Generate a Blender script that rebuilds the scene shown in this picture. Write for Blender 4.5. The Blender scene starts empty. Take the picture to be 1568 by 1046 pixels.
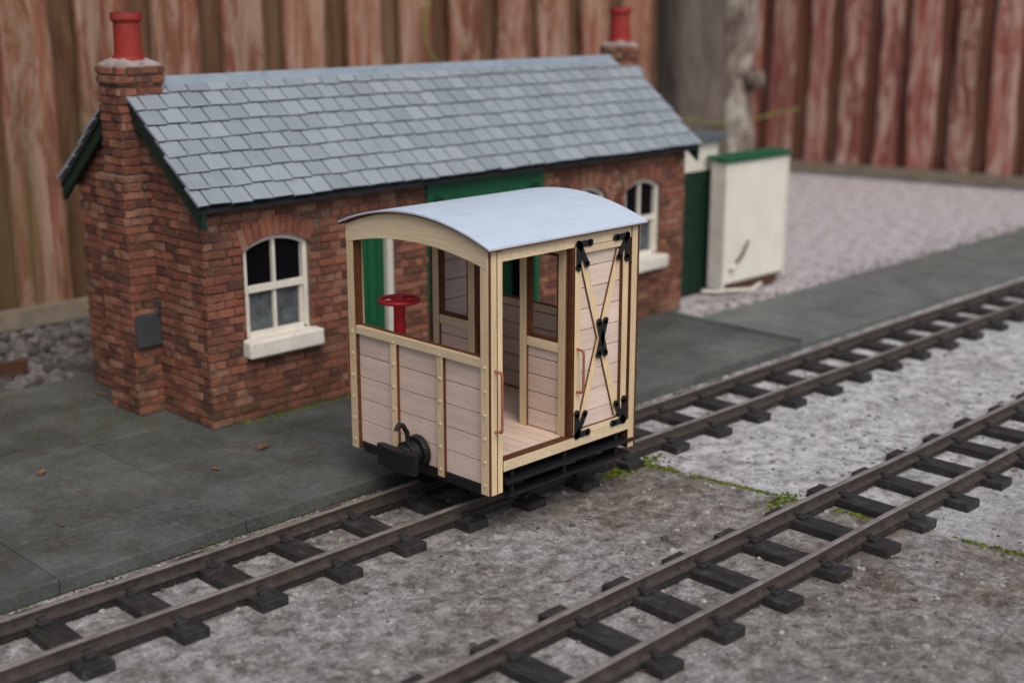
import bpy, math, random
from mathutils import Vector, Matrix
random.seed(7)
R = random.random
def U(a,b): return random.uniform(a,b)
scene = bpy.context.scene

# ------------------------------------------------------------------ materials
class NT:
    def __init__(s,name,rough=0.6,spec=0.3,metal=0.0):
        s.m=bpy.data.materials.new(name); s.m.use_nodes=True
        s.t=s.m.node_tree; s.b=s.t.nodes['Principled BSDF']
        s.b.inputs['Roughness'].default_value=rough
        s.b.inputs['Specular IOR Level'].default_value=spec
        s.b.inputs['Metallic'].default_value=metal
        s.tc=s.t.nodes.new('ShaderNodeTexCoord')
        s.obj=s.tc.outputs['Object']
    def n(s,k): return s.t.nodes.new(k)
    def l(s,a,b): s.t.links.new(a,b)
    def setin(s,inp,v):
        if isinstance(v,(int,float)): inp.default_value=v
        elif isinstance(v,(tuple,list)):
            inp.default_value=tuple(v)+((1,) if len(v)==3 and inp.type=='RGBA' else ())
        else: s.l(v,inp)
    def map(s,sc,vec=None,loc=(0,0,0)):
        m=s.n('ShaderNodeMapping'); s.l(vec or s.obj,m.inputs[0])
        m.inputs['Scale'].default_value=sc; m.inputs['Location'].default_value=loc
        return m.outputs[0]
    def noise(s,scale,detail=5,rough=.6,vec=None,dist=0):
        m=s.n('ShaderNodeTexNoise'); s.l(vec or s.obj,m.inputs['Vector'])
        m.inputs['Scale'].default_value=scale; m.inputs['Detail'].default_value=detail
        m.inputs['Roughness'].default_value=rough; m.inputs['Distortion'].default_value=dist
        return m.outputs['Fac']
    def vor(s,scale,vec=None,out='Distance',feat='F1'):
        m=s.n('ShaderNodeTexVoronoi'); m.feature=feat; s.l(vec or s.obj,m.inputs['Vector'])
        m.inputs['Scale'].default_value=scale
        return m.outputs[out]
    def ramp(s,fac,stops):
        m=s.n('ShaderNodeValToRGB'); s.l(fac,m.inputs[0])
        e=m.color_ramp.elements
        while len(e)<len(stops): e.new(0.5)
        for i,(p,c) in enumerate(stops):
            e[i].position=p
            if isinstance(c,(int,float)): c=(c,c,c)
            e[i].color=tuple(c)+(1,)
        return m.outputs[0]
    def mix(s,fac,a,b,mode='MIX'):
        m=s.n('ShaderNodeMix'); m.data_type='RGBA'; m.blend_type=mode
        s.setin(m.inputs[0],fac); s.setin(m.inputs[6],a); s.setin(m.inputs[7],b)
        return m.outputs[2]
    def math(s,op,a,b=0.0):
        m=s.n('ShaderNodeMath'); m.operation=op
        s.setin(m.inputs[0],a); s.setin(m.inputs[1],b); return m.outputs[0]
    def sep(s,vec=None):
        m=s.n('ShaderNodeSeparateXYZ'); s.l(vec or s.obj,m.inputs[0]); return m.outputs
    def attr(s):
        m=s.n('ShaderNodeAttribute'); m.attribute_name='Col'
        return m.outputs['Fac']
    def col(s,c): s.setin(s.b.inputs['Base Color'],c)
    def rough(s,c): s.setin(s.b.inputs['Roughness'],c)
    def bump(s,h,strength=.4,dist=.05):
        m=s.n('ShaderNodeBump'); s.l(h,m.inputs['Height'])
        m.inputs['Strength'].default_value=strength; m.inputs['Distance'].default_value=dist
        s.l(m.outputs[0],s.b.inputs['Normal'])

def simple(name,c,rough=.6,var=.25,scale=3,bump=.15,spec=.3,metal=0,avar=.2,dirt=0):
    k=NT(name,rough,spec,metal)
    n=k.noise(scale,6,.65)
    g=k.ramp(n,[(.25,1-var),(.75,1+var*.4)])
    a=k.ramp(k.attr(),[(0,1-avar),(1,1)])
    cc=k.mix(1.0,c,g,'MULTIPLY'); cc=k.mix(1.0,cc,a,'MULTIPLY')
    if dirt:
        d=k.ramp(k.noise(scale*.5,8,.75),[(.5,0),(.72,dirt)])
        cc=k.mix(d,cc,(.06,.05,.035))
    k.col(cc)
    if bump: k.bump(k.noise(scale*6,5,.7),bump,.03)
    return k.m

def wood(name,c,axis=1,var=.3,rough=.65,avar=.18,freq=14):
    k=NT(name,rough,.25)
    sc=[freq,freq,freq]; sc[axis]=freq*.06
    v=k.map(tuple(sc))
    n=k.noise(1,6,.65,v,.6)
    g=k.ramp(n,[(.3,1-var),(.7,1.05)])
    a=k.ramp(k.attr(),[(0,1-avar),(1,1)])
    b=k.ramp(k.noise(1.3,3,.5),[(.3,.9),(.7,1)])
    cc=k.mix(1,c,g,'MULTIPLY'); cc=k.mix(1,cc,a,'MULTIPLY'); cc=k.mix(1,cc,b,'MULTIPLY')
    k.col(cc); k.bump(n,.12,.02); return k.m

M={}
# van
M['plyY']=wood('birch_plank_y',(.70,.545,.45),1,.17,avar=.12)
M['plyX']=wood('birch_plank_x',(.74,.60,.51),0,.15,avar=.12)
M['cream']=wood('cream_strip',(.74,.57,.35),2,.2)
M['creamY']=wood('cream_strip_y',(.76,.61,.40),1,.18)
M['burn']=simple('laser_burnt_edge',(.13,.047,.018),.6,.5,6,.1)
M['gap']=simple('plank_gap',(.08,.035,.02),.8,.3,6,0)
M['vanroof']=simple('van_roof_paint',(.46,.545,.63),.65,.09,1.5,.15,avar=.03,spec=.2)
M['black']=simple('black_metal',(.012,.012,.014),.45,.3,8,.3)
M['wheel_black']=simple('oily_black',(.010,.009,.008),.6,.3,8,.3)
M['red']=simple('red_paint',(.30,.008,.014),.45,.25,6,.1)
M['copper']=simple('copper_wire',(.62,.25,.17),.3,.2,8,0,metal=.7)
# brick
def brickmat(name,tint=(1,1,1)):
    k=NT(name,.85,.15)
    c=k.ramp(k.attr(),[(0,(.095,.042,.031)),(.2,(.16,.060,.040)),(.5,(.235,.085,.054)),(.8,(.30,.118,.072)),(1,(.30,.175,.12))])
    n=k.noise(1.8,8,.75)
    c=k.mix(k.ramp(n,[(.46,0),(.68,.75)]),c,(.075,.048,.037))
    l=k.ramp(k.noise(4,9,.8,dist=.6),[(.53,0),(.70,.55)])
    c=k.mix(l,c,(.36,.25,.195))
    z=k.sep()[2]
    g=k.math('MULTIPLY',k.ramp(k.math('DIVIDE',z,6),[(.06,1),(.25,.35),(1,.22)]),k.ramp(k.noise(1.1,7,.75),[(.46,0),(.62,.8)]))
    c=k.mix(g,c,(.062,.062,.028))
    c=k.mix(1,c,tint,'MULTIPLY')
    k.col(c); k.bump(k.noise(14,8,.8),.75,.06); return k.m
M['brick']=brickmat('brick')
M['mortar']=simple('mortar',(.19,.135,.105),.95,.6,4,.6)
M['flaunch']=simple('mortar_cap',(.36,.31,.29),.9,.4,4,.6)
# slate
k=NT('slate_tile',.5,.35)
c=k.ramp(k.attr(),[(0,(.205,.235,.260)),(.5,(.235,.270,.295)),(1,(.265,.298,.322))])
c=k.mix(k.ramp(k.noise(1.1,7,.7),[(.48,0),(.75,.35)]),c,(.14,.16,.17))
c=k.mix(k.ramp(k.noise(7,6,.7),[(.60,0),(.72,.3)]),c,(.38,.41,.42))
k.col(c); k.bump(k.noise(9,6,.7),.3,.04); k.rough(k.ramp(k.noise(3,4),[(.3,.42),(.7,.62)]))
M['slate']=k.m
M['under_and_shade']=simple('underlay_and_course_shade',(.02,.022,.026),.9)
M['ridge']=simple('ridge_lead',(.25,.31,.36),.5,.35,3,.3,dirt=.3)
M['green']=simple('green_paint',(.006,.095,.038),.5,.3,3,.2)
M['dgreen']=simple('dark_green_paint',(.006,.032,.018),.5,.3,3,.2)
M['white']=simple('cream_white_paint',(.70,.67,.59),.5,.22,3,.25,dirt=.4)
M['creamwall']=simple('cream_painted_panel',(.70,.68,.60),.5,.12,2,.1,dirt=.25)
M['glass']=simple('dark_glass',(.004,.004,.005),.25,.2,2,0,spec=.08)
M['curtain']=simple('curtain_pane',(.10,.115,.125),.4,.7,4,0,spec=.3)
M['pot']=simple('chimney_pot_red',(.30,.026,.020),.65,.35,3,.3,dirt=.55)
M['grey']=simple('grey_felt',(.045,.052,.056),.7,.3,4,.3)
M['felt']=simple('grey_roof_felt',(.10,.125,.14),.7,.3,4,.3)
M['rust']=simple('rusty_iron',(.10,.045,.025),.8,.5,8,.5)
# platform
k=NT('platform_slate_slab',.45,.4)
c=k.ramp(k.noise(.5,8,.7),[(.3,(.036,.042,.038)),(.5,(.070,.079,.074)),(.72,(.118,.130,.122))])
c=k.mix(k.ramp(k.noise(9,8,.75),[(.48,0),(.72,.5)]),c,(.19,.195,.18))
c=k.mix(k.ramp(k.noise(.9,9,.8),[(.50,0),(.64,.6)]),c,(.048,.052,.028))
c=k.mix(k.ramp(k.noise(26,3,.6),[(.66,0),(.72,.6)]),c,(.30,.29,.25))
c=k.mix(1,c,k.ramp(k.attr(),[(0,.85),(1,1.1)]),'MULTIPLY')
k.col(c); k.rough(k.ramp(k.noise(1.2,6,.7),[(.38,.22),(.62,.60)])); k.bump(k.noise(5,10,.8),.55,.07)
M['plat']=k.m
k=NT('platform_slab_pale',.5,.35)
c=k.ramp(k.noise(.8,7,.65),[(.3,(.075,.088,.080)),(.7,(.140,.156,.146))])
c=k.mix(k.ramp(k.noise(2,9,.8),[(.50,0),(.68,.6)]),c,(.22,.22,.205))
k.col(c); k.bump(k.noise(6,9,.75),.4,.06)
M['plat2']=k.m
# track
k=NT('rail_steel',.55,.4,.2)
c=k.ramp(k.noise(5,7,.7),[(.3,(.034,.026,.022)),(.7,(.095,.078,.068))])
k.col(c); k.bump(k.noise(20,5),.2,.02)
M['rail']=k.m
k=NT('rail_head',.42,.5,.4)
c=k.ramp(k.noise(3,7,.7),[(.3,(.17,.145,.13)),(.7,(.34,.31,.29))])
k.col(c)
M['railtop']=k.m
k=NT('sleeper_plastic',.55,.35)
v=k.map((14,1.2,14))
c=k.ramp(k.noise(1,5,.6,v),[(.3,(.012,.011,.011)),(.7,(.034,.031,.030))])
c=k.mix(k.ramp(k.noise(4,9,.8),[(.52,0),(.70,.6)]),c,(.12,.115,.105))
k.col(c); k.bump(k.noise(1,5,.6,v),.4,.04)
M['sleeper']=k.m
# ground
k=NT('concrete_ground',.9,.15)
x,y,z=k.sep()
fine=k.noise(3.0,12,.82,dist=.4)
c=k.ramp(fine,[(.34,(.070,.065,.060)),(.42,(.165,.157,.148)),(.50,(.29,.284,.276)),(.57,(.42,.417,.41)),(.66,(.58,.58,.58))])
grit=k.noise(15,5,.75)
c=k.mix(1,c,k.ramp(grit,[(.34,.40),(.45,.92),(.6,1.12)]),'MULTIPLY')
big=k.noise(.16,6,.6,dist=.4)
c=k.mix(k.ramp(big,[(.42,.6),(.58,0)]),c,k.mix(1,c,(.62,.56,.50),'MULTIPLY'))
patch=k.noise(.55,9,.75)
c=k.mix(k.ramp(patch,[(.50,0),(.62,.6)]),c,k.mix(1,c,(.48,.43,.385),'MULTIPLY'))
# brown stained area between the lines
jx=k.math('SUBTRACT',x,k.math('SUBTRACT',25.0,k.math('MULTIPLY',y,.144)))
st1=k.math('MULTIPLY',k.ramp(k.math('DIVIDE',k.math('ADD',jx,6.5),6.5),[(.2,0),(.6,.8),(.99,.8),(1,0)]),k.ramp(k.noise(.5,8,.75),[(.40,.2),(.56,1)]))
c=k.mix(st1,c,k.mix(1,c,(.58,.50,.42),'MULTIPLY'))
pale=k.ramp(jx,[(0,0),(.3,1)])
far=k.ramp(k.math('DIVIDE',x,60),[(.38,0),(.6,1)])
palec=k.ramp(k.noise(2.3,12,.82,dist=.4),[(.35,(.10,.097,.093)),(.43,(.27,.265,.26)),(.51,(.50,.50,.50)),(.64,(.70,.70,.71))])
palec=k.mix(1,palec,k.ramp(grit,[(.34,.5),(.46,.95),(.6,1.05)]),'MULTIPLY')
yb=k.math('MULTIPLY',k.ramp(k.math('DIVIDE',y,20),[(.5,.25),(.66,.95)]),k.ramp(k.noise(.35,6,.7),[(.34,.45),(.50,1)]))
c=k.mix(k.math('MULTIPLY',pale,yb),c,palec)
gr=k.ramp(k.noise(1.7,10,.8),[(.34,(.19,.172,.172)),(.5,(.40,.375,.38)),(.66,(.62,.60,.605))])
fy=k.ramp(k.math('DIVIDE',y,60),[(.36,0),(.42,1)])
c=k.mix(k.math('MULTIPLY',fy,far),c,gr)
k.col(c)
h=k.math('ADD',fine,k.math('MULTIPLY',grit,.25))
k.bump(h,.75,.09)
M['ground']=k.m
M['gravel']=simple('gravel_stone',(.38,.36,.34),.85,.4,5,.4,avar=.85)
M['dgravel']=simple('dark_gravel_stone',(.17,.155,.145),.85,.4,5,.4,avar=.8)
k=NT('moss',.95,.05); k.col(k.ramp(k.attr(),[(0,(.030,.035,.010)),(.6,(.075,.105,.014)),(1,(.13,.17,.025))])); M['moss']=k.m
M['leaf']=simple('dead_leaf',(.23,.13,.075),.7,.5,6,.3,avar=.5)
# fence
def fencemat(name,red,pale,algae,peel):
    k=NT(name,.88,.12)
    x,y,z=k.sep()
    a=k.attr()
    n=k.noise(1,9,.75,k.map((1.6,1.6,.10)),1.2)
    n2=k.noise(1,9,.8,k.map((5,5,.16)),.8)
    n3=k.noise(1,9,.8,k.map((1.0,1.0,.22),loc=(7,3,1)),1.5)
    t=k.math('ADD',k.math('MULTIPLY',n,.85),k.math('MULTIPLY',a,.16))
    base=k.ramp(t,[(.38,tuple(q*.5 for q in red)),(.50,red),(.58,(red[0]*1.25,red[1]*1.7,red[2]*1.7)),(.70,pale)])
    c=k.mix(k.ramp(n3,[(.47,0),(.56,peel)]),base,pale)
    c=k.mix(k.ramp(n2,[(.52,0),(.66,.5)]),c,tuple(q*1.1 for q in pale))
    c=k.mix(k.ramp(n2,[(.35,.9),(.47,0)]),c,(.075,.045,.032))
    knot=k.vor(1,k.map((.42,.42,.10)))
    c=k.mix(k.ramp(knot,[(.035,.8),(.085,0)]),c,(.05,.025,.018))
    ga=k.math('MULTIPLY',k.ramp(k.math('DIVIDE',x,60),[(.27,1),(.42,.4),(.8,.4)]),k.ramp(k.math('DIVIDE',z,14),[(.2,1),(1,.5)]))
    ga=k.math('MULTIPLY',ga,k.ramp(k.noise(1,7,.75,k.map((.9,.9,.10))),[(.40,.15),(.56,1)]))
    c=k.mix(k.math('MULTIPLY',ga,algae),c,(.125,.108,.048))
    k.col(c); k.bump(n2,.7,.10); return k.m
M['fence']=fencemat('fence_board',(.25,.080,.052),(.43,.30,.23),.75,.75)
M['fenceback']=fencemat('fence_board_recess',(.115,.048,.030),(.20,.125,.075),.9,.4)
M['fenceR']=fencemat('fence_board_red',(.245,.062,.048),(.47,.33,.28),.25,.85)
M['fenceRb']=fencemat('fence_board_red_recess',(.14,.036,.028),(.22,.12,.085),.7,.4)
M['basebd']=simple('weathered_base_board',(.24,.20,.15),.9,.4,2,.3)
k=NT('bark',.9,.15)
n=k.noise(.8,9,.75,k.map((1,1,.5)),.8)
c=k.ramp(n,[(.36,(.07,.05,.04)),(.48,(.20,.165,.14)),(.56,(.36,.33,.29)),(.66,(.50,.49,.43))])
k.col(c); k.bump(n,.9,.3); M['bark']=k.m
k=NT('bark_smooth',.9,.15)
n=k.noise(.8,8,.7,k.map((1,1,.35)),.5)
c=k.ramp(n,[(.3,(.060,.046,.038)),(.55,(.120,.099,.083)),(.75,(.20,.17,.15))])
k.col(c); k.bump(n,.6,.2); M['bark2']=k.m
M['string']=simple('green_garden_twine',(.20,.20,.06),.7)

# ------------------------------------------------------------------ mesh builder
class MB:
    def __init__(s): s.v=[];s.f=[];s.m=[];s.c=[];s.mats=[]
    def mi(s,k):
        if k not in s.mats: s.mats.append(k)
        return s.mats.index(k)
    def add(s,vs,fs,mat,col=None):
        o=len(s.v); s.v+= [tuple(p) for p in vs]
        c=R() if col is None else col
        for i,f in enumerate(fs):
            s.f.append([o+j for j in f])
            s.m.append(s.mi(mat[i] if isinstance(mat,list) else mat)); s.c.append(c)
    FB=[(0,3,2,1),(4,5,6,7),(0,1,5,4),(2,3,7,6),(1,2,6,5),(3,0,4,7)]
    def box(s,x0,x1,y0,y1,z0,z1,mat,face=None,edge=None,col=None,jit=0,bev=0):
        vs=[(x0,y0,z0),(x1,y0,z0),(x1,y1,z0),(x0,y1,z0),(x0,y0,z1),(x1,y0,z1),(x1,y1,z1),(x0,y1,z1)]
        if jit: vs=[(a+U(-jit,jit),b+U(-jit,jit),c+U(-jit,jit)) for a,b,c in vs]
        if face:
            e=edge; z,y,x=(mat if face=='z' else e),(mat if face=='y' else e),(mat if face=='x' else e)
            mt=[z,z,y,y,x,x]
        else: mt=mat
        s.add(vs,s.FB,mt,col)
    def obox(s,c,a,b,d,mat,face=None,edge=None,col=None):
        c=Vector(c);a=Vector(a);b=Vector(b);d=Vector(d)
        vs=[c-a-b-d,c+a-b-d,c+a+b-d,c-a+b-d,c-a-b+d,c+a-b+d,c+a+b+d,c-a+b+d]
        mt=mat
        if face is not None:
            mt=[mat if face==2 else edge]*2+[mat if face==1 else edge]*2+[mat if face==0 else edge]*2
        s.add(vs,s.FB,mt,col)
    def cyl(s,p0,p1,r0,r1,n,mat,col=None,cap=True):
        p0=Vector(p0);p1=Vector(p1);d=(p1-p0).normalized()
        a=d.orthogonal().normalized(); b=d.cross(a)
        vs=[]
        for p,r in((p0,r0),(p1,r1)):
            for i in range(n):
                t=2*math.pi*i/n; vs.append(p+a*r*math.cos(t)+b*r*math.sin(t))
        fs=[(i,(i+1)%n,n+(i+1)%n,n+i) for i in range(n)]
        if cap: fs+= [tuple(range(n-1,-1,-1)),tuple(range(n,2*n))]
        s.add(vs,fs,mat,col)
    def tube(s,pts,r,n,mat,closed=False):
        for i in range(len(pts)-(0 if closed else 1)):
            a=Vector(pts[i]);b=Vector(pts[(i+1)%len(pts)]); d=(b-a)*.08
            s.cyl(a-d,b+d,r,r,n,mat,.6)
    def prism(s,poly,ax,a0,a1,mat,edge=None,col=None):
        def P(p,a):
            return (a,p[0],p[1]) if ax=='x' else ((p[0],a,p[1]) if ax=='y' else (p[0],p[1],a))
        n=len(poly); vs=[P(p,a0) for p in poly]+[P(p,a1) for p in poly]
        fs=[tuple(range(n-1,-1,-1)),tuple(range(n,2*n))]+[(i,(i+1)%n,n+(i+1)%n,n+i) for i in range(n)]
        e=edge or mat
        s.add(vs,fs,[mat,mat]+[e]*n,col)
    def stone(s,x,y,z,r,mat,flat=.7):
        n=6; vs=[(x+U(-.2,.2)*r,y+U(-.2,.2)*r,z+r*flat)]
        for k,(h,q) in enumerate(((.45,.8),(-.3,1.0))):
            for i in range(n):
                t=2*math.pi*(i+.5*k)/n; rr=r*q*U(.7,1.15)
                vs.append((x+rr*math.cos(t),y+rr*math.sin(t),z+h*r*flat))
        fs=[(0,1+i,1+(i+1)%n) for i in range(n)]
        for i in range(n):
            a=1+i;b=1+(i+1)%n;c=1+n+i;d=1+n+(i+1)%n
            fs+=[(a,c,b),(b,c,d)]
        s.add(vs,fs,mat)
    def build(s,name,parent=None,bevel=0,smooth=False):
        me=bpy.data.meshes.new(name); me.from_pydata(s.v,[],s.f)
        for k in s.mats: me.materials.append(M[k])
        me.polygons.foreach_set('material_index',s.m)
        ca=me.attributes.new('Col','FLOAT_COLOR','CORNER')
        data=[]
        for i,p in enumerate(s.f):
            data+= [s.c[i],s.c[i],s.c[i],1.0]*len(p)
        ca.data.foreach_set('color',data)
        me.validate(); me.update()
        import bmesh
        bm=bmesh.new(); bm.from_mesh(me); bmesh.ops.recalc_face_normals(bm,faces=bm.faces); bm.to_mesh(me); bm.free()
        ob=bpy.data.objects.new(name,me); scene.collection.objects.link(ob)
        if smooth:
            for p in me.polygons: p.use_smooth=True
        if bevel:
            b=ob.modifiers.new('b','BEVEL'); b.width=bevel; b.segments=2; b.limit_method='ANGLE'; b.angle_limit=math.radians(40)
        if parent: ob.parent=parent
        return ob
def empty(name):
    e=bpy.data.objects.new(name,None); scene.collection.objects.link(e); e.empty_display_size=.5; return e

# ------------------------------------------------------------------ ground
me=bpy.data.meshes.new('ground'); me.from_pydata([(-400,-400,0),(400,-400,0),(400,400,0),(-400,400,0)],[],[(0,1,2,3)])
me.materials.append(M['ground']); g=bpy.data.objects.new('ground',me); scene.collection.objects.link(g)

b=MB()
for i in range(6500):
    x=U(3,40); y=20.0+U(0,1.05)*1.0 if R()<.4 else U(8,21)
    b.stone(x,y,.0,abs(random.gauss(0,.032))+.012,'gravel')
for i in range(900):
    x=U(30,60); y=25.5+abs(random.gauss(0,.8)); b.stone(x,y,.0,U(.03,.11),'gravel')
b.build('loose_gravel')
b=MB()
for i in range(2600):
    x=U(6,34); y=U(33.0,39.6); b.stone(x,y,.02,U(.10,.30),'dgravel')
for i in range(500):
    x=U(5,20); y=39.2-abs(random.gauss(0,1)); b.stone(x,y,.15,U(.12,.28),'dgravel')
b.build('gravel_bed')

# ------------------------------------------------------------------ moss joint
b=MB()
for i in range(3000):
    y=U(8,18.8)
    dens=.5+.5*math.sin(y*2.1)+.3*math.sin(y*5.3+1)
    if y<17.2 and R()>dens*.55+.14: continue
    x=25.0-y*.144+random.gauss(0,.04 if y<17.5 else .09)
    b.stone(x,y,-.01,U(.015,.055),'moss',.8)
for i in range(330):
    b.stone(21.9+random.gauss(0,.45),18.15+random.gauss(0,.10),0,U(.02,.07),'moss',.8)
for i in range(120):
    b.stone(22.7+random.gauss(0,.3),14.6+random.gauss(0,.10),0,U(.02,.05),'moss',.8)
for i in range(300):
    x=U(17,24); b.stone(x,26.33+random.gauss(0,.05),.29,U(.02,.05) ,'moss',.8)
for i in range(220):
    x=U(4,30); b.stone(x,21.04+random.gauss(0,.03),U(0,.05),U(.015,.035) ,'moss',.8)
b.build('moss')

# ------------------------------------------------------------------ platform
e=empty('station_platform')
b=MB()
xs=[-14]
while xs[-1]<33.2: xs.append(min(33.4,xs[-1]+3.95))
ys=[21.1,23.1,25.1,27.5,30.2,33.0]
for i in range(len(xs)-1):
    for j in range(len(ys)-1):
        b.box(xs[i]+.008,xs[i+1]-.008,ys[j]+.008,ys[j+1]-.008,.02,.30+U(-.007,.007),'plat')
b.box(-14,33.35,21.14,32.95,.01,.275,'under_and_shade')
b.build('slabs',e,bevel=.014)
b=MB()
for i in range(11):
    x0=33.5+i*4.2
    if x0>72: break
    b.box(x0+.01,x0+4.19,21.15,25.4,.01,.22+U(-.01,.01),'plat2')
b.build('slabs_far_end',e,bevel=.03)
b=MB(); b.box(33.36,33.48,21.1,26.4,.0,.40,'plat2'); b.build('end_kerb',e,bevel=.02)

# ------------------------------------------------------------------ track
def track(yc,name,ph):
    e=empty(name)
    b=MB(); x0,x1=-8,66
    for yy in (yc-.8,yc+.8):
        prof=[(-.13,.18),(.13,.18),(.13,.215),(.03,.235),(.03,.355),(.062,.37),(.062,.41),(.045,.422),(-.045,.422),(-.062,.41),(-.062,.37),(-.03,.355),(-.03,.235),(-.13,.215)]
        poly=[(yy+a,c) for a,c in prof]; n=len(poly)
        # slight wobble along the length
        K=60; vs=[]
        for j in range(K+1):
            xx=x0+(x1-x0)*j/K; dy=.02*math.sin(xx*.35+yy)+.012*math.sin(xx*.9)
            vs+=[(xx,p[0]+dy,p[1]) for p in poly]
        for j in range(K):
            fs=[(j*n+i,j*n+(i+1)%n,(j+1)*n+(i+1)%n,(j+1)*n+i) for i in range(n)]
            if j==0: F=[];MT=[]
            mt=['rail']*n; mt[7]='railtop';mt[6]='railtop';mt[8]='railtop'
            F+=fs; MT+=mt
        b.add(vs,F,MT)
    b.build('rails',e)
    b=MB(); x=x0+ph
    while x<x1:
        w=.27+U(-.012,.012); o=U(-.06,.06); k=U(-.04,.04)
        b.obox((x,yc+o,.085+U(-.01,.005)),(w,k*.2,0),(-k,1.38,0),(0,0,.095),'sleeper')
        for yy in (yc-.8,yc+.8):
            for sgn in (-1,1):
                b.box(x-.11,x+.11,yy+sgn*.20-.075,yy+sgn*.20+.075,.17,.245,'sleeper')
                b.box(x-.07,x+.07,yy+sgn*.11-.07,yy+sgn*.11+.07,.2,.28,'sleeper')
        for yy in (yc-.8,yc+.8): b.box(x+.2,x+1.45,yy-.10,yy+.10,.04,.15,'sleeper')
        x+=1.65
    b.build('sleepers',e,bevel=.018)
track(19.3,'railway_track',.30)
track(12.9,'railway_track.001',.10)
b=MB(); b.box(4,15.8,35.1,35.3,.1,.45,'rust'); b.box(4,15.6,35.0,35.4,.05,.15,'rust'); b.build('old_rail')

# ------------------------------------------------------------------ station
st=empty('brick_station_building')
Y0=26.45; XL=16.35; XR=34.3; YB=32.25; YR=29.35; ZP=.3; ZE=5.62; ZR=8.35; YE=26.0
slope=(ZR-5.68)/(YR-YE)
def roofz(y): return 5.68+slope*((y-YE) if y<YR else (2*YR-YE-y))-.12
holes=[(17.4,19.3,2.3,4.80,'w'),(20.6,22.05,.3,4.6,'d'),(23.2,27.6,.3,5.0,'o'),(29.0,30.45,2.3,4.80,'w'),(31.4,33.1,2.3,4.80,'w')]
def brick(b,mp,u0,u1,z0,z1,proud=.05,mat='brick'):
    if u1-u0<.05: return
    g=.010; i=.020; j=.015
    u0+=g;u1-=g;z0+=g;z1-=g; p=proud+U(-.02,.016)
    vs=[]
    for (u,z) in ((u0,z0),(u1,z0),(u1,z1),(u0,z1)): vs.append(mp(u+U(-j,j),z+U(-j,j),-.02))
    for (u,z) in ((u0+i,z0+i),(u1-i,z0+i),(u1-i,z1-i),(u0+i,z1-i)): vs.append(mp(u+U(-j,j),z+U(-j,j),p+U(-.012,.012)))
    b.add(vs,[(4,5,6,7),(0,1,5,4),(1,2,6,5),(2,3,7,6),(3,0,4,7)],mat)
def archz(h,u,top):
    c=(h[0]+h[1])/2; hw=(h[1]-h[0])/2
    return top-.27*((u-c)/hw)**2
def wallbricks(b,mp,u0,u1,z0,z1,holes=(),zmax=None,ch=.205,bl=.55,proud=.05):
    row=0; z=z0
    while z<z1-.02:
        zt=min(z+ch,z1); u=u0
        first=True
        while u<u1-.01:
            L=bl*U(.85,1.12)
            if row%4==3: L*=.55
            if first and row%2: L*=.5
            first=False
            ut=min(u+L,u1)
            if u1-ut<.12: ut=u1
            segs=[(u,ut)]
            for h in holes:
                if zt-.04>h[2] and z+.04<h[3]:
                    ns=[]
                    for a,c in segs:
                        if c<=h[0] or a>=h[1]: ns.append((a,c))
                        else:
                            if a<h[0]: ns.append((a,h[0]))
                            if c>h[1]: ns.append((h[1],c))
                    segs=ns
                elif h[4]=='w' and z+.04>=h[3]-.3 and z<h[3]+.42:
                    ns=[]
                    for a,c in segs:
                        m=(a+c)/2
                        if h[0]-.1<m<h[1]+.1 and (z+zt)/2<archz(h,m,h[3])+.45: continue
                        ns.append((a,c))
                    segs=ns
            for a,c in segs:
                if zmax and zt>zmax((a+c)/2): continue
                brick(b,mp,a,c,z,zt,proud)
            u=ut
        z+=ch; row+=1
b=MB()
mpF=lambda u,z,w:(u,Y0-w,z)
wallbricks(b,mpF,XL-.05,XR+.05,ZP,5.75,holes)
mpG=lambda u,z,w:(XL-w,u,z)
wallbricks(b,mpG,Y0-.05,YB,ZP,8.4,(),lambda y:roofz(y))
mpR=lambda u,z,w:(XR+w,u,z)
wallbricks(b,mpR,Y0-.05,YB,ZP,8.4,(),lambda y:roofz(y))
mpB=lambda u,z,w:(u,YB+w,z)
wallbricks(b,mpB,XL,XR,ZP,5.6)
for h in holes:
    if h[4]!='w': continue
    c=(h[0]+h[1])/2; hw=(h[1]-h[0])/2; n=11
    for i in range(n):
        def pt(t,r):
            u=c+(t*2-1)*hw*1.06; zz=archz(h,u,h[3]); sl=.34*(t*2-1)
            return (u+sl*r*1.0, zz+r)
        t0=(i+.06)/n;t1=(i+.94)/n
        q=[pt(t0,0),pt(t1,0),pt(t1,.46),pt(t0,.46)]
        p=.07+U(-.01,.01)
        vs=[(a,Y0+.05,z) for a,z in q]+[(a,Y0-p,z) for a,z in q]
        b.add(vs,MB.FB,'brick',U(.3,1))
b.build('brickwork',st)
b=MB()
us=XL; T=.5
for h in holes:
    b.box(us,h[0],Y0,Y0+T,ZP-.1,ZE+.05,'mortar')
    b.box(h[0],h[1],Y0+.001,Y0+T,h[3],ZE+.05,'mortar')
    if h[2]>.4: b.box(h[0],h[1],Y0+.001,Y0+T,ZP-.1,h[2],'mortar')
    us=h[1]
b.box(us,XR,Y0,Y0+T,ZP-.1,ZE+.05,'mortar')
gp=[(Y0+.002,ZP-.1),(YB,ZP-.1),(YB,roofz(YB)),(YR,roofz(YR)),(Y0+.002,roofz(Y0))]
b.prism(gp,'x',XL+.002,XL+.4,'mortar'); b.prism(gp,'x',XR-.4,XR-.002,'mortar')
b.box(XL+.01,XR-.01,YB-.4,YB-.003,ZP-.1,ZE,'mortar')
b.build('wall_core',st)
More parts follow.
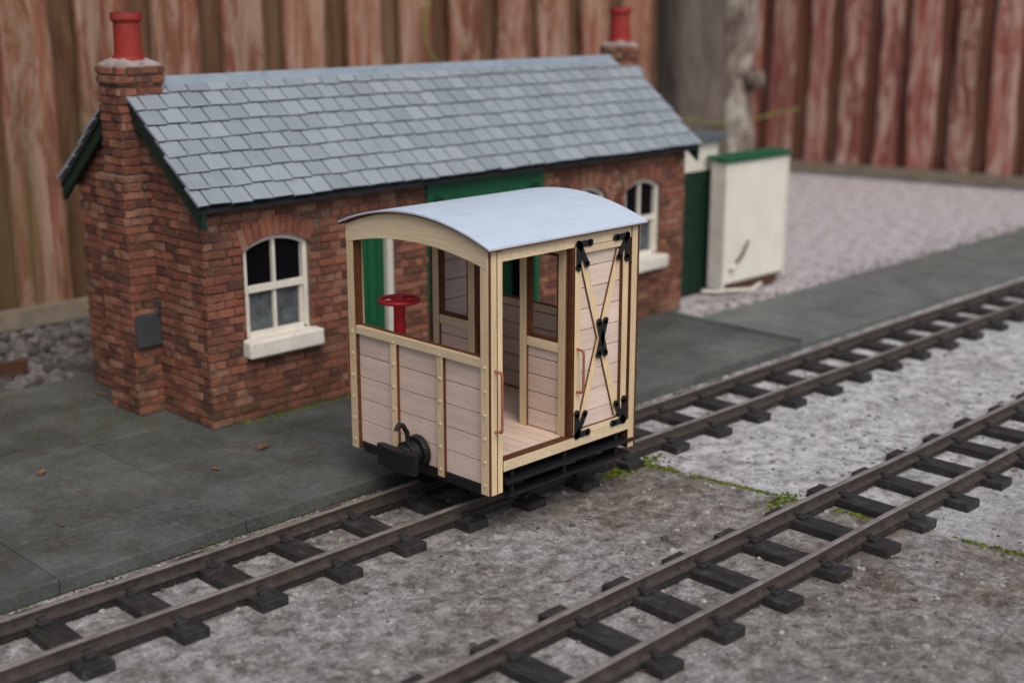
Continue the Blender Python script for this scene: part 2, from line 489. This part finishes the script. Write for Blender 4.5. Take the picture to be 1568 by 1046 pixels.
def window(h):
    b=MB(); x0,x1,z0,zt=h[0],h[1],h[2],h[3]
    yF=Y0+.06; yB=Y0+.24; w=.13
    n=12
    outer=[(x0,z0)]+[(x0+(x1-x0)*i/n,archz(h,x0+(x1-x0)*i/n,zt)+.015) for i in range(n+1)]+[(x1,z0)]
    def inn(u): return archz(h,u,zt)-w
    inner=[(x0+w,z0+.1)]+[(x0+w+(x1-x0-2*w)*i/n,inn(x0+w+(x1-x0-2*w)*i/n)) for i in range(n+1)]+[(x1-w,z0+.1)]
    N=len(outer)
    vs=[(a,yF,z) for a,z in outer]+[(a,yF,z) for a,z in inner]+[(a,yB,z) for a,z in outer]+[(a,yB,z) for a,z in inner]
    fs=[]
    for i in range(N-1):
        fs.append((i,i+1,N+i+1,N+i)); fs.append((N+i,N+i+1,3*N+i+1,3*N+i)); fs.append((i+1,i,2*N+i,2*N+i+1))
    b.add(vs,fs,'white',.9)
    a,c=x0+w,x1-w; zm=(z0+zt)/2-.05
    b.box(a,c,yF+.03,yB,z0,z0+.13,'white',col=.9)
    b.box(a,c,yF+.01,yB,zm-.08,zm+.08,'white',col=.9)
    m=(a+c)/2
    b.box(m-.045,m+.045,yF+.07,yB,z0+.13,zm-.08,'white',col=.9)
    b.box(m-.045,m+.045,yF+.05,yB,zm+.08,zt-w+.02,'white',col=.9)
    for s in (a,c-.07):
        b.box(s,s+.07,yF+.07,yB,z0+.13,zm-.08,'white',col=.9)
    b.box(a,c,yB-.03,yB-.01,zm,zt,'glass'); b.box(a,c,yB-.02,yB,z0,zm,'curtain')
    b.build('window',st,bevel=.012)
    b=MB(); b.box(x0-.14,x1+.16,Y0-.34,Y0+.12,z0-.42,z0+.02,'white',col=.95,jit=.02); b.build('window_sill',st,bevel=.05)
for h in holes:
    if h[4]=='w': window(h)
b=MB()
h=holes[1]
b.box(h[0]+.12,h[1]-.2,Y0+.2,Y0+.26,ZP,h[3]-.1,'green')
for i in range(4):
    x=h[0]+.16+i*.28; b.box(x,x+.25,Y0+.17,Y0+.2,ZP+.1,h[3]-.2,'green')
b.box(h[0],h[0]+.12,Y0+.05,Y0+.3,ZP,h[3],'white'); b.box(h[1]-.2,h[1],Y0+.02,Y0+.3,ZP,h[3],'white')
b.box(h[0],h[1],Y0+.06,Y0+.3,h[3]-.1,h[3],'white')
b.build('door',st)
b=MB(); h=holes[2]
b.box(h[0]-.05,h[1]+.02,Y0-.12,Y0+.1,4.95,5.6,'green')
b.box(h[0],h[1],Y0+1.2,Y0+1.3,ZP,5.0,'dgreen')
for i in range(14):
    x=h[0]+i*.315; b.box(x+.01,x+.30,Y0+1.15,Y0+1.2,ZP,5.0,'dgreen')
for x in (h[0]+.05,(h[0]+h[1])/2,h[1]-.2): b.box(x,x+.15,Y0-.02,Y0+.15,ZP,4.95,'green')
b.cyl((h[0]+.35,Y0-.22,5.02),(h[0]+.35,Y0-.1,5.02),.15,.15,14,'dgreen'); b.cyl((h[1]-.35,Y0-.22,5.02),(h[1]-.35,Y0-.1,5.02),.15,.15,14,'dgreen')
b.build('waiting_shelter',st)
# roof
b=MB()
L=math.hypot(YR-YE,ZR-5.68); RX0,RX1=15.98,34.62
for side in (1,-1):
    e=Vector((0,side*(YR-YE)/L,(ZR-5.68)/L)); nn=Vector((0,-side*(ZR-5.68)/L,(YR-YE)/L))
    o=Vector((0,YE if side==1 else 2*YR-YE,5.68))
    rows=8; rl=L/rows
    for r in range(rows):
        x=RX0+(0 if r%2 else -.29)
        while x<RX1-.05:
            w=.58; a=max(x,RX0+U(-.03,.03)); c=min(x+w,RX1+U(-.03,.03)); x+=w
            if c-a<.08: continue
            s0=r*rl+U(-.025,.025); s1=s0+rl*1.25 if r<rows-1 else L
            g=.016+U(0,.010); dt=U(-.010,.012)
            vs=[]
            lo=.050; th=.064
            tl=U(-.012,.012)
            for hgt0,hgt1 in ((lo-.0,-.005),(lo+th,-.005+th)):
                vs+=[o+Vector((a+g,0,0))+e*(s0+tl)+nn*(hgt0+dt),o+Vector((c-g,0,0))+e*(s0-tl)+nn*(hgt0+dt*.2),o+Vector((c-g,0,0))+e*s1+nn*hgt1,o+Vector((a+g,0,0))+e*s1+nn*hgt1]
            b.add(vs,MB.FB,['slate','slate','under_and_shade','slate','slate','slate'])  # lower edges coloured near-black to paint the shadow under each course
b.build('roof_slates',st)
b=MB()
b.prism([(YE+.05,5.66),(YR,ZR-.03),(2*YR-YE-.05,5.66),(2*YR-YE-.05,5.56),(YR,ZR-.15),(YE+.05,5.56)],'x',RX0+.05,RX1-.05,'under_and_shade')
b.build('roof_deck',st)
b=MB()
b.prism([(YR-.26,ZR-.15),(YR-.25,ZR-.09),(YR,ZR+.12),(YR+.25,ZR-.09),(YR+.26,ZR-.15),(YR,ZR+.04)],'x',17.0,34.35,'ridge')
b.build('ridge_flashing',st,bevel=.01)
b=MB()
def barge(x0,x1):
    for s in (1,-1):
        ya=YE+.02 if s==1 else 2*YR-YE-.02
        b.prism([(ya,5.60),(YR,ZR-.09),(YR,ZR-.50),(ya+s*.02,5.20)],'x',x0,x1,'dgreen')
barge(16.08,16.2); barge(34.42,34.54)
b.build('bargeboards',st)
def chimney(x0,x1,y0,y1,z0,z1):
    b=MB()
    b.box(x0,x1,y0,y1,z0,z1,'mortar')
    wallbricks(b,lambda u,z,w:(u,y0-w,z),x0-.04,x1+.04,z0,z1,bl=.55)
    wallbricks(b,lambda u,z,w:(x0-w,u,z),y0-.04,y1+.04,z0,z1,bl=.5)
    wallbricks(b,lambda u,z,w:(x1+w,u,z),y0-.04,y1+.04,z0,z1,bl=.5)
    wallbricks(b,lambda u,z,w:(u,y1+w,z),x0-.04,x1+.04,z0,z1,bl=.5)
    return b
b=chimney(15.65,16.35,28.65,29.95,ZP,6.2)
b.build('chimney_breast',st)
def stack(x0,x1,y0,y1,z0):
    b=chimney(x0,x1,y0,y1,z0,8.35)
    q=.07
    b.box(x0-q+.03,x1+q-.03,y0-q+.03,y1+q-.03,8.33,8.74,'mortar')
    for mp,u0,u1 in ((lambda u,z,w:(u,y0-q-w+.03,z),x0-q,x1+q),(lambda u,z,w:(x0-q-w+.03,u,z),y0-q,y1+q),(lambda u,z,w:(x1+q+w-.03,u,z),y0-q,y1+q)):
        wallbricks(b,mp,u0,u1,8.34,8.75,bl=.45)
    cx,cy=(x0+x1)/2,(y0+y1)/2
    # lumpy mortar flaunching
    random.seed(int(x0*10)); N=24; vs=[]
    for j,(t,z) in enumerate(((1,8.70),(.93,8.80),(.7,8.90),(.45,8.97))):
        for i in range(N):
            a=2*math.pi*i/N; ca,sa=math.cos(a),math.sin(a)
            hx,hy=(x1-x0)/2+.05,(y1-y0)/2+.05
            m=1/max(abs(ca),abs(sa)); m=m*(t**1.5)+(1-t**1.5)
            vs.append((cx+ca*m*hx*t+U(-.02,.02),cy+sa*m*hy*t*(1 if t>.6 else hx/hy)+U(-.02,.02),z+U(-.02,.03)))
    fs=[(j*N+i,j*N+(i+1)%N,(j+1)*N+(i+1)%N,(j+1)*N+i) for j in range(3) for i in range(N)]+[tuple(range(3*N,4*N))]
    b.add(vs,fs,'flaunch')
    b.build('chimney_stack',st,bevel=.008)
    b=MB()
    for za,zb2,ra,rb in ((8.88,8.98,.40,.38),(8.98,9.75,.335,.31),(9.75,9.82,.33,.37),(9.82,9.98,.375,.365)):
        b.cyl((cx,cy,za),(cx,cy,zb2),ra,rb,32,'pot',.9)
    b.cyl((cx,cy,9.975),(cx,cy,9.985),.30,.30,24,'black')  # flat black disc painted as the shaded hollow of the pot mouth
    b.build('chimney_pot',st)
stack(15.85,16.95,28.9,29.8,5.8)
stack(34.0,34.85,28.95,29.75,5.0)
random.seed(99)
b=MB()
b.add([(33.5,28.7,7.9),(34.9,28.7,7.9),(34.9,29.3,8.4),(33.7,29.3,8.4),(33.5,28.7,7.8),(34.9,28.7,7.8),(34.9,29.3,8.2),(33.7,29.3,8.2)],MB.FB,'ridge')
b.build('lead_flashing',st)
b=MB(); b.box(15.62,16.28,28.50,28.56,2.05,2.85,'grey',jit=.02); b.cyl((16.2,28.5,2.8),(16.25,28.48,3.15),.05,.05,8,'grey')
b.build('wall_plaque',st,bevel=.01)

# ------------------------------------------------------------------ sheds
e=empty('cream_lineside_hut')
b=MB()
b.box(37.6,41.25,27.1,27.65,.45,4.75,'creamwall')
for i in range(7): b.box(37.62+i*.52,37.62+i*.52+.512,27.07,27.1,.5,4.7,'creamwall',col=.9+.1*R())
b.box(37.5,37.64,27.04,27.7,.3,4.78,'white'); b.box(41.2,41.34,27.04,27.7,.3,4.78,'white')
b.box(38.2,41.0,27.12,27.6,.1,.45,'rust')
b.build('walls',e,bevel=.01)
b=MB(); b.prism([(26.95,4.80),(27.85,4.86),(27.85,4.96),(26.95,4.90)],'x',37.4,41.45,'green'); b.build('roof',e)
b=MB(); b.tube([(38.1,26.95,1.15),(38.5,26.9,1.5),(38.75,26.9,1.9)],.05,6,'rust'); b.tube([(38.1,26.95,1.15),(37.9,26.95,1.0)],.08,6,'white')
b.tube([(36.2,26.9,.5),(36.7,26.6,.45),(37.3,26.7,.38),(38.2,26.3,.35),(39.2,26.6,.35)],.06,7,'white')
b.build('hose_and_lever',e)
e=empty('green_lamp_hut')
b=MB(); b.box(35.3,38.2,28.0,31,.2,4.45,'dgreen'); b.box(35.28,38.22,27.98,31.02,4.45,5.45,'white')
for i in range(9): b.box(35.3+i*.32,35.3+i*.32+.30,27.96,28.0,.2,4.45,'dgreen')
b.build('walls',e)
b=MB(); b.box(35.1,38.45,27.75,31.2,5.45,5.7,'felt'); b.build('roof',e,bevel=.03)

# ------------------------------------------------------------------ fences
def fence(name,p0,p1,mf,mb,h=27,pitch=2.35,wf=1.75):
    e=empty(name); d=Vector((p1[0]-p0[0],p1[1]-p0[1],0)); Ln=d.length; d.normalize(); nr=Vector((d.y,-d.x,0))
    b=MB(); n=int(Ln/pitch)
    def board(c,w,mat,hh):
        K=22; ph=[U(0,6) for _ in range(4)]; lean=U(-.007,.007); col=R(); vs=[]
        tw=U(-.05,.05)
        for j in range(K+1):
            z=.6+hh*j/K; t=j/K
            l=-w/2+.05*math.sin(z*.5+ph[0])+.03*math.sin(z*1.3+ph[1])+lean*z
            r= w/2+.05*math.sin(z*.45+ph[2])+.03*math.sin(z*1.5+ph[3])+lean*z
            for a,q in ((l,-.14),(l+.02,.10),(l+.14,.15),((l+r)/2,.13),(r-.14,.15),(r-.02,.10),(r,-.14)):
                p=Vector((c.x,c.y,0))+d*a+nr*(q+tw*a); vs.append((p.x,p.y,z))
        m=7; fs=[(j*m+i,j*m+(i+1)%m,(j+1)*m+(i+1)%m,(j+1)*m+i) for j in range(K) for i in range(m)]
        fs+=[tuple(range(K*m,K*m+m))]
        b.add(vs,fs,mat,col)
    for i in range(n):
        c=Vector((p0[0],p0[1],0))+d*((i+.5)*pitch+U(-.12,.12))
        board(c+nr*.24,wf+U(-.18,.18),mf,h+U(-.3,0))
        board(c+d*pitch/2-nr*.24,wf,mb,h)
    b.build('boards',e)
    b=MB(); mid=Vector((p0[0],p0[1],.45))+d*Ln/2
    b.obox(mid+nr*.60,d*Ln/2,nr*.15,Vector((0,0,.30)),'basebd')
    for z in (8,24): b.obox(mid-nr*.65+Vector((0,0,z)),d*Ln/2,nr*.2,Vector((0,0,.6)),'basebd')
    b.build('rails',e)
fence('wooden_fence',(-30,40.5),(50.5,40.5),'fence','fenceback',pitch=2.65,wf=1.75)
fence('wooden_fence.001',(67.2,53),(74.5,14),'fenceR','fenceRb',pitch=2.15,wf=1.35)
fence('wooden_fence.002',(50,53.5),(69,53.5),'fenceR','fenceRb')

import bmesh
def trunk(b,x,y,r0,r1,h,mat,seed):
    random.seed(seed); n=20; m=26; vs=[]
    ph=[U(0,6) for _ in range(5)]
    for j in range(m+1):
        z=h*j/m; t=j/m; r=r0+(r1-r0)*t+ .5*r0*math.exp(-z*.9)
        cx=x+.25*math.sin(z*.22+ph[0]); cy=y+.25*math.cos(z*.18+ph[1])
        for i in range(n):
            a=2*math.pi*i/n; rr=r*(1+.07*math.sin(3*a+ph[2]+z*.1)+.05*math.sin(5*a+ph[3]-z*.25)+.03*U(-1,1))
            vs.append((cx+rr*math.cos(a),cy+rr*math.sin(a),z))
    fs=[(j*n+i,j*n+(i+1)%n,(j+1)*n+(i+1)%n,(j+1)*n+i) for j in range(m) for i in range(n)]
    b.add(vs,fs,mat)
e=empty('tree_trunk')
b=MB(); trunk(b,57.4,44.2,1.9,1.6,46,'bark2',3); b.build('main_stem',e,smooth=True)
b=MB(); trunk(b,60.6,43.2,1.08,.95,46,'bark',5)
b.cyl((60.3,42.4,5.8),(60.9,41.7,6.0),.55,.42,12,'bark'); b.cyl((60.88,41.72,6.0),(60.93,41.66,6.0),.34,.28,12,'wheel_black')
b.build('lichen_stem',e,smooth=True)
random.seed(21)
b=MB(); pts=[]
for i in range(30):
    t=i/29; pts.append((49+16*t,38.5+4*math.sin(t*2),4.0+.5*math.cos(t*5)-1.0*t*(t-1)))
b.tube(pts,.06,5,'string')
pts=[(33+5*t/20+1.6*math.sin(t*.35),39.4,12.5-.24*t+1.2*math.sin(t*.3)) for t in range(20)]
b.tube(pts,.06,5,'string')
b.build('garden_twine')

b=MB()
def leaf(x,y,z,s,a):
    pts=[(-1,0,.0),(-.5,.38,.10),(.1,.45,.16),(.7,.25,.08),(1,0,.02),(.6,-.3,.12),(0,-.42,.05),(-.55,-.33,.14),(0,0,-.01)]
    ca,sa=math.cos(a),math.sin(a)
    vs=[(x+s*(p[0]*ca-p[1]*sa),y+s*(p[0]*sa+p[1]*ca),z+.02+s*p[2]*U(.5,1.3)) for p in pts]
    b.add(vs,[(8,i,(i+1)%8) for i in range(8)],'leaf')
leaf(16.4,24.5,.31,.30,.6); leaf(14.8,24.0,.31,.14,2); leaf(12.0,26.5,.31,.2,1); leaf(27.2,22.4,.31,.22,.3)
leaf(15.8,30.9,.31,.2,2); leaf(10,29,.31,.35,.2)
for i in range(80):
    x,y=U(6,44),U(9,25); z=.31 if 21.2<y and x<33.4 else (.23 if y>21.2 else .02); leaf(x,y,z,U(.03,.09),U(0,6))
for i in range(14):
    leaf(U(8,18),U(33,39),.3,U(.15,.3),U(0,6))
b.build('fallen_leaves')

# ------------------------------------------------------------------ van
van=empty('wooden_brake_van')
x0,x1,y1,y2=16.6,20.85,17.2,21.4; zb,zf,zw,zt=1.06,1.70,3.58,5.85; yc=19.3
def arc(y,base=zt,rise=.42): return base+rise*(1-((y-yc)/2.1)**2)
def end(xa,sg,name,full):
    b=MB()
    def bx(d0,d1,*a,**k):
        p,q=xa+sg*d0,xa+sg*d1; b.box(min(p,q),max(p,q),*a,**k)
    bx(.13,.18,y1+.1,y2-.1,1.25,zw,'gap')
    n=5; hgt=(zw-1.2)/n
    for i in range(n):
        bx(.08,.13,y1+.08,y2-.08,1.2+i*hgt+.009,1.2+(i+1)*hgt-.009,'plyY')
        bx(.18,.20,y1+.12,y2-.12,1.7+i*.376+.01,1.7+(i+1)*.376-.01,'plyY')
    for yy in (20.0,18.6):
        bx(0,.08,yy-.095,yy+.095,zb+.04,zw+.02,'cream',face='x',edge='burn')
    for a,c in ((y1,y1+.22),(y2-.22,y2)):
        bx(-.02,.14,a,c,zb,zt-.02,'cream',face='x',edge='burn')
    bx(-.01,.16,y1+.22,y2-.22,zw,zw+.17,'creamY',face='x',edge='cream')
    for a,c in ((y1+.22,y1+.26),(y2-.26,y2-.22)):
        bx(.05,.16,a,c,zw+.17,5.5,'burn')
    bx(.08,.15,y1+.26,y2-.26,zw+.17,zw+.20,'burn')
    N=20; ys=[y1+.003+(y2-y1-.006)*i/N for i in range(N+1)]
    poly=[(y,arc(y)) for y in ys]+[(y,5.48+.27*(1-((y-yc)/2.1)**2)) for y in reversed(ys)]
    p,q=xa-sg*.03,xa+sg*.12
    b.prism(poly,'x',min(p,q),max(p,q),'creamY',edge='cream')
    b.build(name,van,bevel=.006)
    b=MB()
    for yy,zz in [(yy,zb+.2+i*.47) for yy in (20.0,18.6,y1+.11,y2-.11) for i in range(6)]:
        off=-.02 if yy in(20.0,18.6) else -.04
        p=xa+sg*off; 
        b.cyl((p+sg*.05,yy,zz),(p-sg*.005,yy,zz),.035,.03,8,'creamY',.2)
    b.build('bolts',van)
end(x0,1,'front_end',True)
end(x1,-1,'rear_end',True)
b=MB(); xp=18.9
for a,c in ((y1+.12,18.6),(19.95,y2-.12)):
    b.box(xp+.02,xp+.05,a,c,zf,zw,'gap')
    for i in range(5):
        hgt=(zw-zf)/5; b.box(xp-.02,xp+.02,a+.02,c-.02,zf+i*hgt+.01,zf+(i+1)*hgt-.01,'plyY'); b.box(xp+.05,xp+.08,a+.02,c-.02,zf+i*hgt+.01,zf+(i+1)*hgt-.01,'plyY')
    for s in (a,c-.2): 
        b.box(xp-.08,xp+.10,s,s+.2,zf,5.85,'cream',face='x',edge='burn')
    b.box(xp-.07,xp+.09,a+.2,c-.2,zw-.15,zw+.05,'creamY',face='x',edge='burn')
    b.box(xp-.07,xp+.09,a+.2,c-.2,5.45,5.8,'creamY',face='x',edge='burn')
    for s in (a+.2,c-.27): b.box(xp-.05,xp+.05,s,s+.07,zw+.05,5.45,'burn')
    b.box(xp-.05,xp+.05,a+.27,c-.27,zw+.05,zw+.12,'burn'); b.box(xp-.05,xp+.05,a+.27,c-.27,5.38,5.45,'burn')
b.build('partition',van,bevel=.006)
def side(ya,sg,name):
    b=MB()
    def by(X0,X1,d0,d1,Z0,Z1,*a,**k):
        p,q=ya+sg*d0,ya+sg*d1; b.box(X0,X1,min(p,q),max(p,q),Z0,Z1,*a,**k)
    by(x0+.20,x0+.33,-.02,.10,zb,zt-.05,'cream',face='y',edge='burn')
    by(x0+.0,x0+.19,-.015,-.001,zb,zt-.03,'burn')
    by(x0+.02,x0+.17,-.03,-.016,zb,zt-.03,'cream',face='y',edge='burn')
    by(18.87,18.905,-.02,.10,zf-.0,zt-.25,'burn')
    by(x0+.33,x1-.2,-.005,.10,5.6,zt-.02,'creamY',face='y',edge='burn')
    by(x0+.33,x1-.2,-.04,.2,1.48,zf,'creamY',face='y',edge='burn')
    by(18.91,x1-.2,.095,.12,zf,5.6,'gap')
    n=9; hgt=(5.6-zf)/n
    for i in range(n):
        by(18.91,x1-.22,.05,.095,zf+i*hgt+.008,zf+(i+1)*hgt-.008,'plyX')
        by(18.91,x1-.22,.12,.14,zf+i*hgt+.008,zf+(i+1)*hgt-.008,'plyX')
    by(18.92,19.10,-.04,.05,zf+.0,5.62,'cream',face='y',edge='burn')
    by(20.36,20.54,-.04,.05,zf+.0,5.62,'cream',face='y',edge='burn')
    by(19.10,20.36,-.035,.05,5.46,5.6,'creamY',face='y',edge='burn')
    by(19.10,20.36,-.035,.05,zf+.0,zf+.13,'creamY',face='y',edge='burn')
    by(x1-.20,x1-.02,-.03,.16,zb,zt-.03,'cream',face='y',edge='burn')
    by(x1-.012,x1+.02,-.045,.16,zb+.02,zt-.03,'burn')
    A=Vector((19.16,0,zf+.15)); B=Vector((20.32,0,5.44)); C=Vector((19.16,0,5.44)); D=Vector((20.32,0,zf+.15))
    for k,(P,Q) in enumerate(((A,B),(C,D))):
        c=(P+Q)/2; d=(Q-P)/2; pr=Vector((-d.z,0,d.x)).normalized()*.088
        c.y=ya+sg*(.028-.006*k); b.obox(c,d*.97,pr,Vector((0,.026,0)),'cream',2,'burn',col=1)
    b.build(name,van,bevel=.006)
    b=MB()
    def bar(p,q,w=.05):
        P=Vector((p[0],ya-sg*.055,p[1]));Q=Vector((q[0],ya-sg*.055,q[1])); d=(Q-P)/2
        pr=Vector((-d.z,0,d.x)).normalized()*w; b.obox((P+Q)/2,d,pr,Vector((0,.014,0)),'black')
        for X in (P,Q): b.cyl(X-Vector((0,.014,0)),X+Vector((0,.0135,0)),w*1.25,w*1.25,10,'black')
    for cx,cz,sx,sz in ((19.0,5.66,1,-1),(20.46,5.66,-1,-1),(19.0,zf+.03,1,1),(20.46,zf+.03,-1,1)):
        bar((cx,cz),(cx+sx*.34,cz),.06); bar((cx,cz),(cx,cz+sz*.46),.065); bar((cx+sx*.04,cz+sz*.05),(cx+sx*.25,cz+sz*.42),.055)
    m=(19.74,(zf+5.6)/2)
    bar((m[0]-.1,m[1]-.34),(m[0]+.1,m[1]+.34),.06); bar((m[0]+.1,m[1]-.34),(m[0]-.1,m[1]+.34),.06)
    b.build('iron_straps',van)
    b=MB()
    for hx,za,zc in ((x0+.12,2.35,3.55),(19.0,2.65,3.55)):
        yo=ya-sg*.05; yy=ya-sg*.2
        b.tube([(hx,yo,za),(hx,yy,za+.02),(hx,yy-sg*.02,za+.12),(hx,yy-sg*.02,zc-.12),(hx,yy,zc-.02),(hx,yo,zc)],.028,8,'copper')
    b.build('grab_handles',van)
side(y1,1,'near_side'); side(y2,-1,'far_side')
b=MB()
for i in range(13):
    w=(x1-x0-.5)/13; xx=x0+.25+i*w
    b.box(xx+.006,xx+w-.006,y1+.03,y2-.03,1.62,zf-.005,'plyY')
b.box(x0+.2,x1-.2,y1+.04,y2-.04,1.5,1.62,'gap')
b.build('floor',van)
b=MB(); NS=9; ya,yb=y1-.13,y2+.13
def rz(y): return zt+.02+.44*(1-((y-yc)/2.23)**2)
def strip(xa,xb,p,q,t0,t1,mt,me_):
    K=4; ys=[p+(q-p)*i/K for i in range(K+1)]
    poly=[(y,rz(y)+t1) for y in ys]+[(y,rz(y)+t0) for y in reversed(ys)]
    b.prism(poly,'x',xa,xb,mt,edge=mt,col=U(.3,1))
ww=(yb-ya)/NS
for i in range(NS):
    strip(x0-.12,x1+.15,ya+i*ww+.005,ya+(i+1)*ww-.005,.0,.035,'vanroof','vanroof')
    strip(x0-.115,x1+.145,ya+i*ww+.001,ya+(i+1)*ww-.001,-.03,-.001,'burn','burn')
b.build('roof',van)
b=MB()
for xx in (17.7,19.8):
    N=14; ys=[y1+.15+(y2-y1-.3)*i/N for i in range(N+1)]
    b.prism([(y,rz(y)-.035) for y in ys]+[(y,rz(y)-.22) for y in reversed(ys)],'x',xx,xx+.14,'creamY',edge='burn')
b.build('roof_ribs',van)
b=MB(); c=Vector((17.25,20.55,4.28))
b.cyl((c.x,c.y,zf),(c.x,c.y,c.z-.3),.06,.06,10,'red'); b.cyl((c.x,c.y,3.2),(c.x,c.y,c.z-.1),.13,.12,14,'red'); b.cyl(c-Vector((0,0,.12)),c+Vector((0,0,.05)),.09,.08,12,'red')
pts=[c+Vector((.40*math.cos(t*math.pi/14),.40*math.sin(t*math.pi/14),0)) for t in range(28)]
b.tube(pts,.045,8,'red',True)
for t in range(5):
    a=t*2*math.pi/5+.3; b.cyl(c,c+Vector((.39*math.cos(a),.39*math.sin(a),0)),.035,.03,6,'red')
b.build('brake_wheel',van,smooth=False)
b=MB()
for yy in (17.62,20.83):
    b.box(x0+.25,x1-.15,yy,yy+.15,1.12,1.48,'black')
b.box(x0+.05,x0+.25,17.5,21.1,1.0,1.2,'black'); b.box(x1-.25,x1-.05,17.5,21.1,1.0,1.45,'black')
for xx in (17.65,19.8):
    for yy in (17.6,21.0): 
        b.box(xx-.22,xx+.22,yy-.08,yy+.08,.72,1.2,'black'); b.cyl((xx,yy-.16,.95),(xx,yy+.16,.95),.13,.13,12,'black')
    for yy,s in ((18.5,1),(20.1,-1)):
        b.cyl((xx,yy-.07,.97),(xx,yy+.07,.97),.55,.54,30,'wheel_black'); b.cyl((xx,yy+s*.07,.97),(xx,yy+s*.12,.97),.66,.64,30,'wheel_black')
    b.cyl((xx,17.6,.97),(xx,21.0,.97),.07,.07,8,'black')
for ya_,yb_ in ((17.12,17.45),(21.15,21.48)):
    b.box(x0+.4,x1-.05,ya_,yb_,1.2,1.27,'black'); b.box(x0+.5,x1-.1,ya_+.05,yb_+.1,.9,.96,'black')
    for xx in (17.2,18.7,20.3): b.box(xx,xx+.08,ya_+.1,yb_+.15,.9,1.5,'black')
b.box(17.0,20.5,18.9,19.7,.95,1.5,'black')
b.build('underframe',van,bevel=.01)
def coupling(xa,s):
    b=MB()
    b.cyl((xa,yc,1.45),(xa-s*.14,yc,1.45),.36,.34,20,'black'); b.cyl((xa-s*.14,yc,1.45),(xa-s*.5,yc,1.43),.26,.22,18,'black')
    b.cyl((xa-s*.3,yc,1.43),(xa-s*.38,yc,1.43),.30,.30,18,'black')
    N=10; poly=[]
    for i in range(N+1):
        t=-1+2*i/N; poly.append((xa-s*(.72-.10*t*t),yc+t*.60))
    poly+=[(xa-s*.50,yc+.55),(xa-s*.50,yc-.55)]
    b.prism(poly,'z',1.20,1.64,'black')
    pts=[(xa-s*.25,yc,1.6),(xa-s*.28,yc,1.85),(xa-s*.38,yc,2.02),(xa-s*.5,yc,2.05),(xa-s*.56,yc,1.95)]
    pts=[(p[0],p[1]+.05,p[2]+.05) for p in pts]
    b.tube(pts,.055,8,'black')
    b.build('buffer_coupling',van,bevel=.02)
coupling(x0+.05,1); coupling(x1-.05,-1)

# ------------------------------------------------------------------ light, sky, camera
w=bpy.data.worlds.new("World"); scene.world=w; w.use_nodes=True
nt=w.node_tree; sky=nt.nodes.new('ShaderNodeTexSky'); sky.sky_type='NISHITA'; sky.sun_disc=False
el,az=math.radians(52),math.radians(205)
sky.sun_elevation=el; sky.sun_rotation=az; sky.dust_density=4; sky.air_density=1.0; sky.ozone_density=1
bg=nt.nodes['Background']; nt.links.new(sky.outputs[0],bg.inputs[0]); bg.inputs[1].default_value=.15
sd=bpy.data.lights.new('sun','SUN'); sd.energy=1.5; sd.angle=math.radians(40); sd.color=(1,.95,.88)
so=bpy.data.objects.new('sun',sd); scene.collection.objects.link(so)
dr=Vector((math.sin(az)*math.cos(el),math.cos(az)*math.cos(el),math.sin(el)))
so.rotation_euler=dr.to_track_quat('Z','Y').to_euler(); so.location=(0,0,60)
scene.view_settings.view_transform='Standard'; scene.view_settings.look='None'; scene.view_settings.exposure=0

cd=bpy.data.cameras.new('camera'); cam=bpy.data.objects.new('camera',cd); scene.collection.objects.link(cam)
cam.location=(0,0,10.4); cam.rotation_euler=(math.radians(90-14.68),0,math.radians(-45))
cd.sensor_width=36; cd.lens=46.6; cd.clip_start=.1; cd.clip_end=1500
cd.dof.use_dof=True; cd.dof.focus_distance=26; cd.dof.aperture_fstop=.19
scene.camera=cam
